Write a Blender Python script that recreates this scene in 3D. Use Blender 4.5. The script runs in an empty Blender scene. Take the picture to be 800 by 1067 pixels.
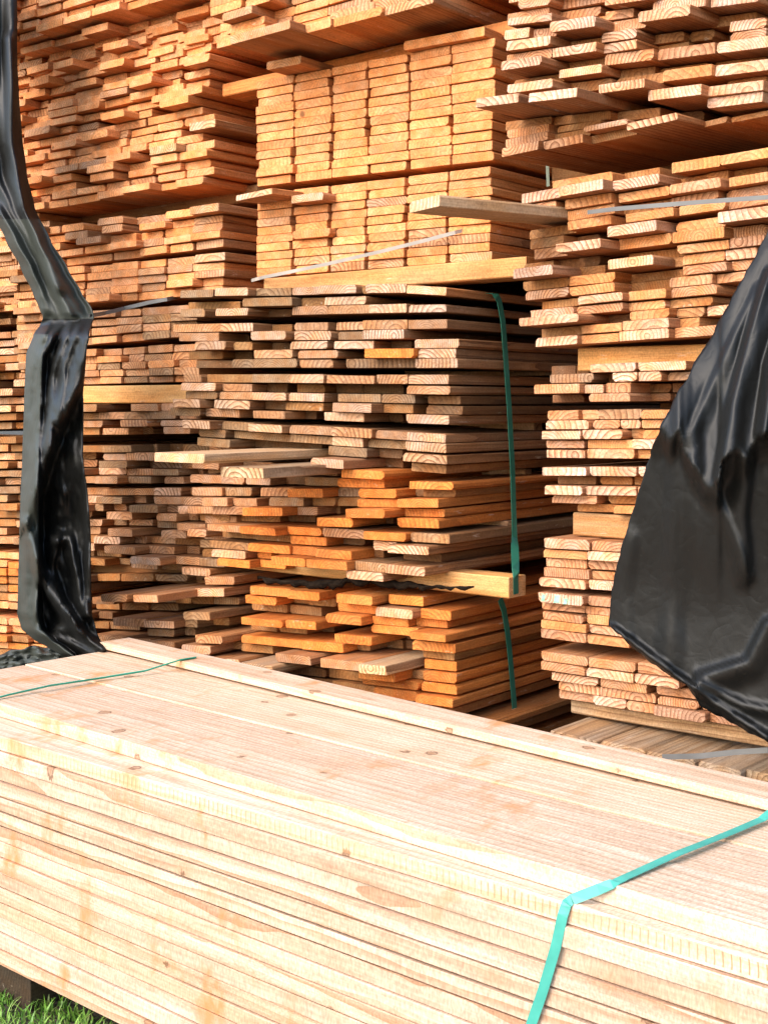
import bpy, bmesh, math, random, re
from mathutils import Vector, Matrix, noise
from mathutils.bvhtree import BVHTree

random.seed(7)
S = bpy.context.scene
COL = S.collection
F, TH, HZ, CAMH = 1347.0, math.radians(39.2), 420.0, 1.33
CT, ST = math.cos(TH), math.sin(TH)

# ------------------------------------------------------------------ geometry of the place
def kx(u):
    a = (u - 400) / F
    return (-ST + a * CT), (CT + a * ST)
def at(u, v, Y):
    """point of the plane Y = const that the lens sees at (u, v)"""
    kX, kY = kx(u)
    d = Y / kY
    return Vector((kX * d, Y, CAMH + (HZ - v) / F * d))
def at_x(u, v, X):
    kX, kY = kx(u)
    d = X / kX
    return Vector((X, kY * d, CAMH + (HZ - v) / F * d))
def at_z(u, v, z):
    kX, kY = kx(u)
    d = (CAMH - z) * F / (v - HZ)
    return Vector((kX * d, kY * d, z))

def tag(o, label=None, cat=None, group=None, kind=None):
    for k, val in (('label', label), ('category', cat), ('group', group), ('kind', kind)):
        if val: o[k] = val
    return o

# ------------------------------------------------------------------ materials
def newmat(name):
    m = bpy.data.materials.new(name); m.use_nodes = True
    nt = m.node_tree; nt.nodes.clear()
    out = nt.nodes.new('ShaderNodeOutputMaterial')
    b = nt.nodes.new('ShaderNodeBsdfPrincipled')
    nt.links.new(b.outputs[0], out.inputs[0])
    return m, nt, b
def N(nt, t, **kw):
    n = nt.nodes.new(t)
    for k, v in kw.items():
        if k.startswith('i_'):
            key = k[2:]
            n.inputs[int(key) if key.isdigit() else key.replace('_', ' ')].default_value = v
        else: setattr(n, k, v)
    return n
def L(nt, a, b): nt.links.new(a, b)
def math_n(nt, op, a, b=None, clamp=False):
    n = N(nt, 'ShaderNodeMath', operation=op, use_clamp=clamp)
    for i, x in enumerate((a, b)):
        if x is None: continue
        if isinstance(x, (int, float)): n.inputs[i].default_value = x
        else: L(nt, x, n.inputs[i])
    return n.outputs[0]
def maprange(nt, x, a, b, c, d):
    n = N(nt, 'ShaderNodeMapRange')
    L(nt, x, n.inputs[0])
    for i, val in enumerate((a, b, c, d)): n.inputs[i + 1].default_value = val
    return n.outputs[0]
def scaled(nt, vec, s):
    n = N(nt, 'ShaderNodeVectorMath', operation='MULTIPLY'); L(nt, vec, n.inputs[0]); n.inputs[1].default_value = s
    return n.outputs[0]
def mixc(nt, fac, a, b, mode='MIX'):
    n = N(nt, 'ShaderNodeMix', data_type='RGBA', blend_type=mode)
    if isinstance(fac, (int, float)): n.inputs[0].default_value = fac
    else: L(nt, fac, n.inputs[0])
    for i, x in ((6, a), (7, b)):
        if isinstance(x, tuple): n.inputs[i].default_value = x
        else: L(nt, x, n.inputs[i])
    return n.outputs[2]

def wood_material(name, teeth=False, ring=36.0, knots=0.055, rd=(.30, .20, .125, 1), fresh=False):
    m, nt, b = newmat(name)
    pc = N(nt, 'ShaderNodeAttribute', attribute_name='pc').outputs['Vector']
    ta = N(nt, 'ShaderNodeAttribute', attribute_name='tint')
    tint, contrast = ta.outputs['Color'], ta.outputs['Alpha']
    w = N(nt, 'ShaderNodeTexWave', wave_type='RINGS', rings_direction='Y', wave_profile='SAW')
    L(nt, scaled(nt, pc, (1, .12, 1)), w.inputs['Vector'])
    w.inputs['Scale'].default_value = ring; w.inputs['Distortion'].default_value = 5.0
    w.inputs['Detail'].default_value = 3; w.inputs['Detail Scale'].default_value = .55
    ringv = math_n(nt, 'POWER', w.outputs['Fac'], 2.2)
    n1 = N(nt, 'ShaderNodeTexNoise', i_Scale=1.0, i_Detail=4.0); L(nt, scaled(nt, pc, (420, 9, 420)), n1.inputs['Vector'])
    n2 = N(nt, 'ShaderNodeTexNoise', i_Scale=1.0, i_Detail=5.0, i_Roughness=.6); L(nt, scaled(nt, pc, (16, 5, 16)), n2.inputs['Vector'])
    n3 = N(nt, 'ShaderNodeTexNoise', i_Scale=260.0, i_Detail=3.0); L(nt, pc, n3.inputs['Vector'])
    n4 = N(nt, 'ShaderNodeTexNoise', i_Scale=1.0, i_Detail=3.0); L(nt, scaled(nt, pc, (60, 2.2, 60)), n4.inputs['Vector'])
    dark = math_n(nt, 'MULTIPLY', ringv, contrast)
    ringdark = mixc(nt, 1.0, tint, rd, 'MULTIPLY')
    c = mixc(nt, dark, tint, ringdark)
    c = mixc(nt, 1.0, c, mixc(nt, maprange(nt, n1.outputs[0], .3, .72, 0, 1), (.80, .76, .70, 1), (1.08, 1.07, 1.06, 1)), 'MULTIPLY')
    c = mixc(nt, 1.0, c, mixc(nt, maprange(nt, n2.outputs[0], .28, .7, 0, 1), (.90, .87, .84, 1) if fresh else (.74, .70, .66, 1), (1.05, 1.04, 1.03, 1) if fresh else (1.14, 1.12, 1.1, 1)), 'MULTIPLY')
    c = mixc(nt, 1.0, c, mixc(nt, maprange(nt, n4.outputs[0], .3, .7, 0, 1), (.90, .84, .76, 1), (1.06, 1.06, 1.06, 1)), 'MULTIPLY')
    c = mixc(nt, 1.0, c, mixc(nt, maprange(nt, n3.outputs[0], .3, .7, 0, 1), (.76, .73, .7, 1), (1.16, 1.15, 1.14, 1)), 'MULTIPLY')
    n7 = N(nt, 'ShaderNodeTexNoise', i_Scale=1.0, i_Detail=3.0); L(nt, scaled(nt, pc, (22, 3.5, 22)), n7.inputs['Vector'])
    if not fresh:
        c = mixc(nt, maprange(nt, n7.outputs[0], .35, .65, 0, 1), c, mixc(nt, 1.0, c, (1.02, .80, .56, 1), 'MULTIPLY'))
        n8 = N(nt, 'ShaderNodeTexNoise', i_Scale=1.0, i_Detail=4.0, i_Roughness=.7); L(nt, scaled(nt, pc, (55, 10, 90)), n8.inputs['Vector'])
        c = mixc(nt, maprange(nt, n8.outputs[0], .60, .74, 0, .7), c, mixc(nt, 1.0, c, (.45, .37, .30, 1), 'MULTIPLY'))
        c = mixc(nt, maprange(nt, n8.outputs[0], .36, .28, 0, .6), c, mixc(nt, .5, c, (.85, .72, .55, 1)))
    if knots:
        vo = N(nt, 'ShaderNodeTexVoronoi', i_Scale=10.0 if fresh else 5.0); L(nt, scaled(nt, pc, (1, .75, 1)), vo.inputs['Vector'])
        nd = math_n(nt, 'ADD', vo.outputs['Distance'], maprange(nt, n2.outputs[0], .3, .7, -.02, .02))
        if fresh: nd = math_n(nt, 'ADD', nd, math_n(nt, 'ADD', maprange(nt, n4.outputs[0], .3, .7, -.035, .035), maprange(nt, n3.outputs[0], .3, .7, -.012, .012)))
        kf = maprange(nt, nd, knots, knots * (.6 if fresh else .55), 0, 1)
        halo = maprange(nt, nd, knots * 3.2, knots, 0, .38)
        c = mixc(nt, halo, c, mixc(nt, 1.0, tint, (.80, .55, .36, 1), 'MULTIPLY'))
        c = mixc(nt, math_n(nt, 'MULTIPLY', kf, .62 if fresh else .85), c, (.24, .115, .05, 1) if fresh else (.16, .065, .022, 1))
        if fresh:
            rim = math_n(nt, 'MULTIPLY', maprange(nt, nd, knots * 1.12, knots * .98, 0, 1), maprange(nt, nd, knots * .72, knots * .84, 0, 1))
            c = mixc(nt, math_n(nt, 'MULTIPLY', rim, .7), c, (.10, .045, .02, 1))
    if fresh:   # damp and bark stains that run across neighbouring boards
        ob = N(nt, 'ShaderNodeTexCoord').outputs['Object']
        n5 = N(nt, 'ShaderNodeTexNoise', i_Scale=1.0, i_Detail=6.0, i_Roughness=.65); L(nt, scaled(nt, ob, (11, 5, 6)), n5.inputs['Vector'])
        n6 = N(nt, 'ShaderNodeTexNoise', i_Scale=1.0, i_Detail=2.0); L(nt, scaled(nt, ob, (2.2, 2, 2.2)), n6.inputs['Vector'])
        st_ = math_n(nt, 'MULTIPLY', maprange(nt, n5.outputs[0], .55, .68, 0, 1), maprange(nt, n6.outputs[0], .40, .55, 0, .95))
        c = mixc(nt, st_, c, mixc(nt, 1.0, tint, (.74, .44, .22, 1), 'MULTIPLY'))
    if teeth:   # planer ticks across the narrow face
        se = N(nt, 'ShaderNodeAttribute', attribute_name='loc').outputs['Vector']
        sp = N(nt, 'ShaderNodeSeparateXYZ'); L(nt, se, sp.inputs[0])
        ph = math_n(nt, 'FRACT', math_n(nt, 'ADD', math_n(nt, 'MULTIPLY', sp.outputs['Y'], 1 / .0125), math_n(nt, 'MULTIPLY', n4.outputs[0], .5)))
        tick = math_n(nt, 'LESS_THAN', ph, .20)
        inz = math_n(nt, 'MULTIPLY', math_n(nt, 'GREATER_THAN', sp.outputs['Z'], .006), math_n(nt, 'LESS_THAN', sp.outputs['Z'], .027))
        fr = math_n(nt, 'LESS_THAN', sp.outputs['X'], .004)
        band = math_n(nt, 'MULTIPLY', inz, fr)
        c = mixc(nt, math_n(nt, 'MULTIPLY', band, .22), c, (.66, .36, .16, 1))
        c = mixc(nt, math_n(nt, 'MULTIPLY', math_n(nt, 'MULTIPLY', band, tick), maprange(nt, n2.outputs[0], .3, .6, .1, .8)), c, (.34, .17, .08, 1))
    L(nt, c, b.inputs['Base Color'])
    b.inputs['Roughness'].default_value = .78
    b.inputs['Specular IOR Level'].default_value = .25
    h = math_n(nt, 'ADD', math_n(nt, 'MULTIPLY', n1.outputs[0], .5), math_n(nt, 'ADD', math_n(nt, 'MULTIPLY', ringv, -.25), math_n(nt, 'MULTIPLY', n3.outputs[0], .35)))
    bp = N(nt, 'ShaderNodeBump', i_Strength=.45, i_Distance=.0025); L(nt, h, bp.inputs['Height']); L(nt, bp.outputs[0], b.inputs['Normal'])
    return m

WOOD = wood_material('sawn_wood')
FD = (.66, .42, .25, 1)
FRESH = wood_material('fresh_sawn_wood', ring=30.0, knots=.10, rd=FD, fresh=True)
TEETH = wood_material('planer_marked_wood', teeth=True, ring=30.0, knots=.10, rd=FD, fresh=True)

def plain_material(name, col, rough=.5, nscale=8, var=.25, bump=.2, bscale=60, spec=.5, bdist=.004):
    m, nt, b = newmat(name)
    tc = N(nt, 'ShaderNodeTexCoord').outputs['Object']
    n = N(nt, 'ShaderNodeTexNoise', i_Scale=nscale, i_Detail=5.0); L(nt, tc, n.inputs['Vector'])
    c = mixc(nt, maprange(nt, n.outputs[0], .3, .7, 0, 1), tuple(x * (1 - var) for x in col) + (1,), tuple(min(1, x * (1 + var)) for x in col) + (1,))
    L(nt, c, b.inputs['Base Color'])
    L(nt, maprange(nt, n.outputs[0], .3, .7, rough * .85, rough * 1.15), b.inputs['Roughness'])
    b.inputs['Specular IOR Level'].default_value = spec
    n2 = N(nt, 'ShaderNodeTexNoise', i_Scale=bscale, i_Detail=4.0); L(nt, tc, n2.inputs['Vector'])
    bp = N(nt, 'ShaderNodeBump', i_Strength=bump, i_Distance=bdist); L(nt, n2.outputs[0], bp.inputs['Height']); L(nt, bp.outputs[0], b.inputs['Normal'])
    return m
def tarp_material(name, col, rough, spec):
    m, nt, b = newmat(name)
    tc = N(nt, 'ShaderNodeTexCoord').outputs['Object']
    n = N(nt, 'ShaderNodeTexNoise', i_Scale=5.0, i_Detail=6.0, i_Roughness=.6); L(nt, tc, n.inputs['Vector'])
    c = mixc(nt, maprange(nt, n.outputs[0], .35, .65, 0, 1), tuple(x * .9 for x in col) + (1,), tuple(x * 1.15 for x in col) + (1,))
    nd = N(nt, 'ShaderNodeTexNoise', i_Scale=90.0, i_Detail=3.0); L(nt, tc, nd.inputs['Vector'])
    c = mixc(nt, maprange(nt, nd.outputs[0], .68, .80, 0, .12), c, (.14, .125, .10, 1))      # dust
    L(nt, c, b.inputs['Base Color'])
    L(nt, maprange(nt, n.outputs[0], .3, .7, rough * .97, rough * 1.04), b.inputs['Roughness'])
    b.inputs['Specular IOR Level'].default_value = spec
    hs = []
    for sc, am in ((6.0, .5), (15.0, .5), (31.0, .2)):
        q = N(nt, 'ShaderNodeTexNoise', i_Scale=sc, i_Detail=2.0, i_Distortion=.6); L(nt, tc, q.inputs['Vector'])
        r = math_n(nt, 'ABSOLUTE', math_n(nt, 'SUBTRACT', q.outputs[0], .5))
        hs.append(math_n(nt, 'MULTIPLY', math_n(nt, 'POWER', r, .7), am))
    h = math_n(nt, 'ADD', math_n(nt, 'ADD', hs[0], hs[1]), hs[2])
    bp = N(nt, 'ShaderNodeBump', i_Strength=.28, i_Distance=.010); L(nt, h, bp.inputs['Height']); L(nt, bp.outputs[0], b.inputs['Normal'])
    return m
TARP = tarp_material('black_tarpaulin_plastic', (.0035, .0036, .003), .48, .31)
TARP_GREEN = tarp_material('grey_green_tarpaulin_plastic', (.030, .034, .027), .55, .34)
STRAP_TEAL = plain_material('teal_strapping', (.06, .34, .27), rough=.42, nscale=30, var=.12, bump=.1, bscale=300, bdist=.001)
STRAP_GREEN = plain_material('green_strapping', (.022, .15, .095), rough=.45, nscale=20, var=.2, bump=.1, bscale=300, bdist=.001)
STRAP_PALE = plain_material('pale_grey_strapping', (.30, .265, .225), rough=.65, nscale=10, var=.25, bump=.1, bscale=200, bdist=.001, spec=.2)
STRAP_FAR = plain_material('worn_green_strapping', (.07, .42, .31), rough=.7, nscale=30, var=.12, bump=.1, bscale=300, spec=.12, bdist=.001)
STRAP_GREY = plain_material('grey_strapping', (.13, .125, .115), rough=.6, nscale=10, var=.25, bump=.1, bscale=200, bdist=.001)
BARK = plain_material('bark', (.018, .012, .008), rough=.9, nscale=40, var=.6, bump=1.0, bscale=120, bdist=.01, spec=.06)
PAINT = plain_material('mint_paint', (.22, .48, .31), rough=.7, nscale=60, var=.3, bump=.2)
SOIL = plain_material('trodden_soil', (.055, .045, .028), rough=.95, nscale=3, var=.5, bump=1.0, bscale=30, bdist=.03)

# ------------------------------------------------------------------ planks
TONES = {   # side colour, end colour, end contrast
 'a': ((.70, .335, .135), (.81, .40, .18), .45),  # side colour lightened nearly to the end's, lifting shade between boards
 'o': ((.60, .225, .052), (.73, .28, .068), .60),
 'e': ((.52, .26, .105), (.68, .375, .175), .55),
 'p': ((.74, .37, .175), (.82, .44, .225), .42),  # lifted shadows and haze put into the colour, sides nearly as light as ends
 'c': ((.48, .26, .13), (.62, .38, .235), .9),
 'w': ((.47, .26, .135), (.78, .55, .415), 1.0),
 'g': ((.29, .18, .10), (.44, .295, .18), .85),
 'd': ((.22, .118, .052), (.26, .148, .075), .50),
 'b': ((.44, .22, .085), (.44, .24, .10), .60),
 'k': ((.52, .41, .29), (.72, .57, .41), 1.0),
 'F': ((.66, .555, .455), (.66, .555, .455), .8),  # top boards: base colour raised to stand for stronger light from above
 'H': ((.64, .52, .415), (.64, .52, .415), .85),  # middle top board and back strip, top light likewise put into the colour
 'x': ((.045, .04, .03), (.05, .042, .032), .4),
 'f': ((.575, .455, .375), (.575, .455, .375), 1.0),
 'h': ((.575, .43, .335), (.575, .43, .335), 1.0),
}
WORD = {'a': 'amber', 'o': 'orange', 'p': 'dusty orange', 'c': 'tan', 'w': 'pale-ended', 'g': 'greyish brown', 'd': 'dark brown',
        'b': 'brown', 'e': 'light orange', 'k': 'silvery weathered', 'f': 'fresh cream', 'h': 'fresh honey'}
PLANKS = []     # dicts, one per plank

def plank_mesh(O, ex, ey, ez, W, Ln, T, tone, rnd, mat_i=0, cham=None, nst=4, wob=0.0, mul=(1, 1, 1)):
    """a sawn board; returns verts, faces, per-vertex plank coordinates, per-face colour, local coords"""
    side, end, con = TONES[tone]
    q = .35 if tone in 'fhFH' else 1; j = rnd.uniform(1 - .16 * q, 1 + .14 * q); hj = rnd.uniform(-.05, .05) * q
    side = tuple(min(.92, max(0, x * j * (1 + hj * s))) for x, s in zip(side, (.6, 0, -1.6)))
    j2 = rnd.uniform(.86, 1.12)
    end = tuple(min(.92, max(0, x * j2 * (1 + hj * s))) for x, s in zip(end, (.6, 0, -1.6)))
    side = tuple(x * m_ for x, m_ in zip(side, mul)); end = tuple(x * m_ for x, m_ in zip(end, mul))
    if tone in 'fhFH': FRS = .55
    else: FRS = 1.0
    cs = cham or [rnd.choice((.0012, .0015, .002, .0025)) if rnd.random() < .6 else rnd.uniform(.003, .008) for _ in range(4)]
    cs = [min(c, T * .42) for c in cs]
    sec = [(cs[0], 0), (W - cs[1], 0), (W, cs[1]), (W, T - cs[2]), (W - cs[2], T), (cs[3], T), (0, T - cs[3]), (0, cs[0])]
    sk = rnd.uniform(-.005, .005); skz = rnd.uniform(-.002, .002)
    px, pz = rnd.uniform(-.1, 1.1) * W, rnd.uniform(-.9, 1.6) * T - rnd.choice((0, .02, .04))
    con *= rnd.uniform(.6, 1.2); rs = rnd.choice((.6, .75, .9, 1.1, 1.4)) * FRS
    tx, tz, oy = rnd.uniform(-.02, .02), rnd.uniform(-.012, .012), rnd.uniform(0, 40)
    ys = [0, .0015] + [Ln * (i / (nst - 1)) for i in range(1, nst)]
    V, PC, LC = [], [], []
    for i, y in enumerate(ys):
        ins = .0008 if i == 0 else 0
        wx = wob * math.sin(y * 1.3 + oy) if i > 1 else wob * math.sin(oy)
        wz = 0
        for (x, z) in sec:
            x2 = min(max(x, ins), W - ins); z2 = min(max(z, ins), T - ins)
            yy = y + (sk * (x / W - .5) + skz * (z / T - .5) if i < 2 else 0)
            V.append(O + ex * (x2 + wx) + ey * yy + ez * (z2 + wz))
            PC.append(((x - px + tx * y) * rs, y + oy, (z - pz + tz * y) * rs)); LC.append((x, y, z))
    Fc, Cc = [tuple(range(8))], [end + (con,)]
    for i in range(len(ys) - 1):
        for k in range(8):
            a, b = i * 8 + k, i * 8 + (k + 1) % 8
            Fc.append((a, a + 8, b + 8, b)); Cc.append(side + (con * .62,) if i else tuple(.5 * (p + q) for p, q in zip(side, end)) + (con,))
    m = (len(ys) - 1) * 8
    Fc.append(tuple(reversed(range(m, m + 8)))); Cc.append(end + (con,))
    return V, Fc, PC, Cc, LC

def make_object(name, geos, mats):
    V, Fc, PC, Cc, LC, MI = [], [], [], [], [], []
    for g, mi in geos:
        n = len(V)
        V += g[0]; Fc += [tuple(i + n for i in f) for f in g[1]]; PC += g[2]; Cc += g[3]; LC += g[4]; MI += [mi] * len(g[1])
    me = bpy.data.meshes.new(name); me.from_pydata([tuple(v) for v in V], [], Fc)
    for m in mats: me.materials.append(m)
    me.polygons.foreach_set('material_index', MI)
    for an, data in (('pc', PC), ('loc', LC)):
        A = me.attributes.new(an, 'FLOAT_VECTOR', 'POINT'); A.data.foreach_set('vector', [x for p in data for x in p])
    A = me.attributes.new('tint', 'FLOAT_COLOR', 'CORNER')
    flat = []
    for f, c in zip(Fc, Cc): flat += list(c) * len(f)
    A.data.foreach_set('color', flat)
    me.update()
    o = bpy.data.objects.new(name, me); COL.objects.link(o)
    return o

BND = {}
def bundle(key, Y, phrase, yaw=0.0, t=.0245, length=3.0):
    BND[key] = dict(Y=Y, phrase=phrase, yaw=yaw, t=t, length=length, rows=[])
ENT = re.compile(r'(-?\d+)-(-?\d+)([a-z])(-?\d+)?$')
def row(key, uL, vL, uR, vR, txt):
    es = []
    for e in txt.split():
        m = ENT.match(e); assert m, e
        es.append([int(m[1]), int(m[2]), m[3], int(m[4] or 0)])
    BND[key]['rows'].append(dict(l=(uL, vL), r=(uR, vR), e=es))
def gen(key, rows, cols, tones, prange=(-1, 2), jit=2, special={}, seed=1, miss=0.0, pop=.06, tidy=False):
    r_ = random.Random(seed)
    for i, (uL, vL, uR, vR) in enumerate(rows):
        off = r_.uniform(-jit, jit)
        es = []
        for c in range(len(cols) - 1):
            if r_.random() < miss: continue
            p = r_.randint(*prange)
            if r_.random() < pop: p += 4
            es.append([cols[c] + off + r_.uniform(-jit, jit) * .4, cols[c + 1] + off + r_.uniform(-jit, jit) * .4 - 1, r_.choice(tones), p]) if not tidy else es.append([cols[c] + r_.uniform(-1.5, 1.8), cols[c + 1] - 2.2 + r_.uniform(-2.4, 1.4), r_.choice(tones), p])
        if i in special:
            es = [e for e in es if not any(s[0] - 6 < (e[0] + e[1]) / 2 < s[1] + 6 for s in special[i])] + [list(s) for s in special[i]]
            es.sort()
        BND[key]['rows'].append(dict(l=(uL, vL), r=(uR, vR), e=es))
def lerp_rows(n, uL, vL0, vL1, uR, vR0, vR1):
    return [(uL, vL0 + (vL1 - vL0) * i / (n - 1), uR, vR0 + (vR1 - vR0) * i / (n - 1)) for i in range(n)]

#%% DATA
# ---- left column
bundle('L0', 2.60, 'highest bundle at far left')
gen('L0', lerp_rows(9, 20, -28, 42, 160, -72, 1), [-176, -146, -116, -87, -58, -30, -4, 20, 40, 68, 97, 127, 158, 190, 224, 258], 'ppap', (-1, 2), 3, seed=3)
bundle('L1', 2.72, 'ragged dusty orange bundle at upper left')
gen('L1', lerp_rows(20, 40, 62, 220, 240, 12, 187), [-176, -146, -116, -87, -58, -30, -4, 22, 48, 75, 103, 130, 158, 187, 216], 'pppppac', (-1, 3), 7, seed=5,
    special={0: [(21, 54, 'p', 8), (55, 84, 'p', 7), (85, 112, 'p', 10), (184, 217, 'a', 4)], 3: [(55, 76, 'p', 9), (192, 217, 'a', 3)], 4: [(104, 129, 'p', 6)],
             9: [(158, 211, 'a', 4)], 10: [(166, 196, 'a', 6)], 12: [(84, 112, 'p', 6)], 13: [(198, 224, 'w', 3)],
             16: [(90, 118, 'p', 6), (184, 216, 'a', 2)], 15: [(156, 183, 'k', 4)], 17: [(94, 118, 'a', 5)]})
bundle('L2', 2.72, 'small bundle below the ragged orange bundle')
gen('L2', [(90, 240, 232, 222), (90, 248.5, 232, 230.5), (90, 257, 232, 239), (90, 265.5, 232, 247.5), (90, 274, 232, 257)],
    [-4, 20, 42, 66, 91, 117, 145, 173, 202, 233], 'pcpca', (-1, 2), 3, seed=8,
    special={0: [(102, 128, 'c', 5), (197, 228, 'c', 4)], 1: [(106, 128, 'c', 5)], 2: [(79, 105, 'c', 5)], 3: [(115, 142, 'p', 4)]})
bundle('L3', 2.72, 'neat left bundle above the loose grey band')
gen('L3', [(90, 284, 232, 271.5), (90, 292.3, 232, 280), (90, 300.5, 232, 288), (90, 308.8, 232, 296.3), (90, 317, 232, 305)],
    [-4, 20, 42, 66, 90, 117, 145, 174, 203, 235], 'pcapc', (-1, 1), 1.5, seed=9, special={0: [(203, 235, 'w', 1)]})
bundle('L4', 2.72, 'neat left bundle below the loose grey band')
gen('L4', [(100, 331, 178, 326.5), (100, 339.5, 178, 335), (100, 349, 178, 343.5), (100, 358.5, 178, 352)],
    [18, 42, 68, 95, 121, 148, 177, 206], 'cpcgc', (-1, 1), 1.5, seed=11)
bundle('L5', 2.72, 'thin left bundle above the pale bearer')
gen('L5', [(100, 371, 178, 366.5), (100, 378.5, 178, 375), (100, 385.5, 178, 383), (100, 392.5, 178, 390.8), (100, 400, 178, 398)],
    [20, 48, 75, 102, 128, 153, 181, 207], 'cpgcc', (-1, 2), 4, seed=12)
bundle('L6', 2.70, 'left stack below the pale bearer')
gen('L6', [(100, 429, 180, 428), (100, 437, 180, 436.5), (100, 445, 180, 444), (100, 453, 180, 452),
           (100, 471, 180, 471), (100, 479, 180, 479.5), (100, 487, 180, 488), (100, 495, 180, 495), (100, 503, 180, 503.5),
           (100, 516, 180, 516), (100, 524, 180, 525), (100, 532, 180, 533.5), (100, 540, 180, 542), (100, 547.5, 180, 550),
           (100, 556.5, 180, 559), (100, 564.5, 180, 568), (100, 572.5, 180, 577), (100, 580.5, 180, 585.5), (100, 588, 180, 594.5)],
    [50, 78, 104, 131, 159, 187, 214, 240], 'gccgcbw', (-5, 5), 6, seed=14, miss=.06,
    special={0: [(136, 165, 'c', 3), (166, 207, 'c', 2)], 2: [(82, 107, 'c', 2), (167, 190, 'w', 2), (190, 218, 'w', 4)], 3: [(107, 134, 'c', 3), (170, 198, 'c', 3)],
             5: [(108, 131, 'w', 4)], 8: [(98, 123, 'w', 6), (171, 192, 'c', 2)], 9: [(108, 159, 'c', 1), (160, 189, 'w', 2)], 10: [(160, 188, 'c', 3), (192, 217, 'w', 4)],
             11: [(159, 186, 'c', 1), (186, 210, 'w', 7), (210, 242, 'c', 8)], 12: [(111, 138, 'c', 3), (163, 184, 'c', 4), (214, 246, 'c', 8)], 13: [(184, 215, 'c', 8)],
             14: [(112, 138, 'c', 5), (168, 194, 'c', 5)], 16: [(109, 140, 'c', 8)], 17: [(135, 168, 'w', 10), (176, 205, 'c', 4)], 18: [(190, 219, 'w', 6)]})
bundle('L7', 2.66, 'low left stack of jutting weathered planks')
row('L7', 100, 607, 240, 608, '60-92g 93-125b-4 126-160b-4 161-195g-5 213-245c4')
row('L7', 100, 617.5, 240, 619, '60-90g-3 105-133c22 139-165c22 166-198b-4 203-234w7')
row('L7', 100, 627, 240, 630, '96-120c6 126-150g-3 150-182g-2 183-200b 200-222b 223-250g')
row('L7', 100, 637, 240, 641, '70-95b-5 100-125b-5 128-155b-5 156-186g-6 191-219g12 222-256c-2')
row('L7', 100, 646.5, 240, 652, '60-92d 92-118d-4 118-150c9 150-182w10 182-206g6 206-240b')
row('L7', 100, 656.5, 240, 663, '80-114b-3 115-146g-3 154-182g6 183-204g2 204-232c14')
row('L7', 100, 666.5, 240, 674, '95-125c5 126-154c8 154-182c9 189-220w14 222-250b')
row('L7', 100, 677, 240, 685, '115-145d 146-182g8 183-214g3 215-250w15')
row('L7', 100, 688, 240, 697, '120-150d 150-180d 184-216b3 226-255b5')
row('L7', 100, 699, 240, 708, '130-160d 161-196d 197-230b 231-262d')
bundle('FL', 2.72, 'bundle left of the knotted tarpaulin')
gen('FL', lerp_rows(14, 0, 232, 338, 60, 226, 334) + lerp_rows(12, 0, 352, 447, 60, 349, 445) + lerp_rows(13, 0, 462, 566, 60, 461, 567),
    [-176, -146, -116, -88, -60, -34, -10, 16, 44], 'gcgwb', (-3, 4), 6, seed=21, miss=.05)
bundle('FB', 2.72, 'low orange bundle left of the tarpaulin')
gen('FB', lerp_rows(7, 0, 582, 634, 60, 584, 638) + lerp_rows(6, 0, 650, 692, 60, 655, 698), [-170, -145, -121, -98, -76, -55, -34, -13, 9, 31, 54, 78], 'pobp', (-1, 1), 1.5, seed=22)
# ---- centre column, upper
bundle('U0', 2.56, 'overhanging top bundle')
row('U0', 240, -12, 440, -78, '219-262a 263-303a 304-345a 346-388a 389-430a 431-480a')
row('U0', 240, -3, 440, -67, '219-262a4 263-303a 304-345a 346-388a 389-430a 431-480a')
row('U0', 240, 6, 440, -56, '219-250a6 250-282a5 283-303a 304-345a 346-388a 389-430a 431-476a')
row('U0', 240, 15, 440, -45, '219-278a8 280-303a 304-342a 343-390a 391-430a 431-474a')
row('U0', 240, 24, 440, -34, '219-252a8 252-282a7 283-303a 304-342c 343-390a 391-430a 431-472a')
row('U0', 240, 33.5, 440, -22.5, '231-263c8 264-306a 307-342a 343-390a 391-430a 431-470a')
row('U0', 240, 42.5, 440, -11, '236-276a5 280-304c 306-340a 341-386c 388-424a 425-456a')
row('U0', 240, 52, 440, .5, '240-276a6 279-303a 306-342a 344-390c2 391-424c2 425-456a')
row('U0', 240, 61, 440, 11, '239-303c10 304-345a5 346-398a4 399-452c3')
bundle('U1', 2.68, 'tidy amber bundle under the overhang')
U1C = [268, 307, 346.5, 384.5, 427, 471, 516.5]
row('U1', 270, 84, 515, 37.5, '278-313c8 421-504a2')
gen('U1', lerp_rows(12, 270, 92.5, 194, 515, 47.5, 166), U1C, 'aaaaaa', (0, 0), 3.0, seed=31, pop=0, tidy=True)
for i_, r__ in enumerate(BND['U1']['rows'][1:]):
    if i_ in (3, 4, 10): r__['e'] = [[267, 305, 'a', 1]] + r__['e'][1:]
bundle('U2', 2.68, 'amber bundle behind the loose grey band')
gen('U2', lerp_rows(10, 275, 210, 288, 512, 183, 270.5), [268, 306, 344.5, 383, 424, 467, 514], 'aaaaca', (0, 0), 3.2, seed=33, pop=0, tidy=True,
    special={1: [(303, 337, 'w', 5)], 5: [(305, 343, 'a', 2)]})
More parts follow.
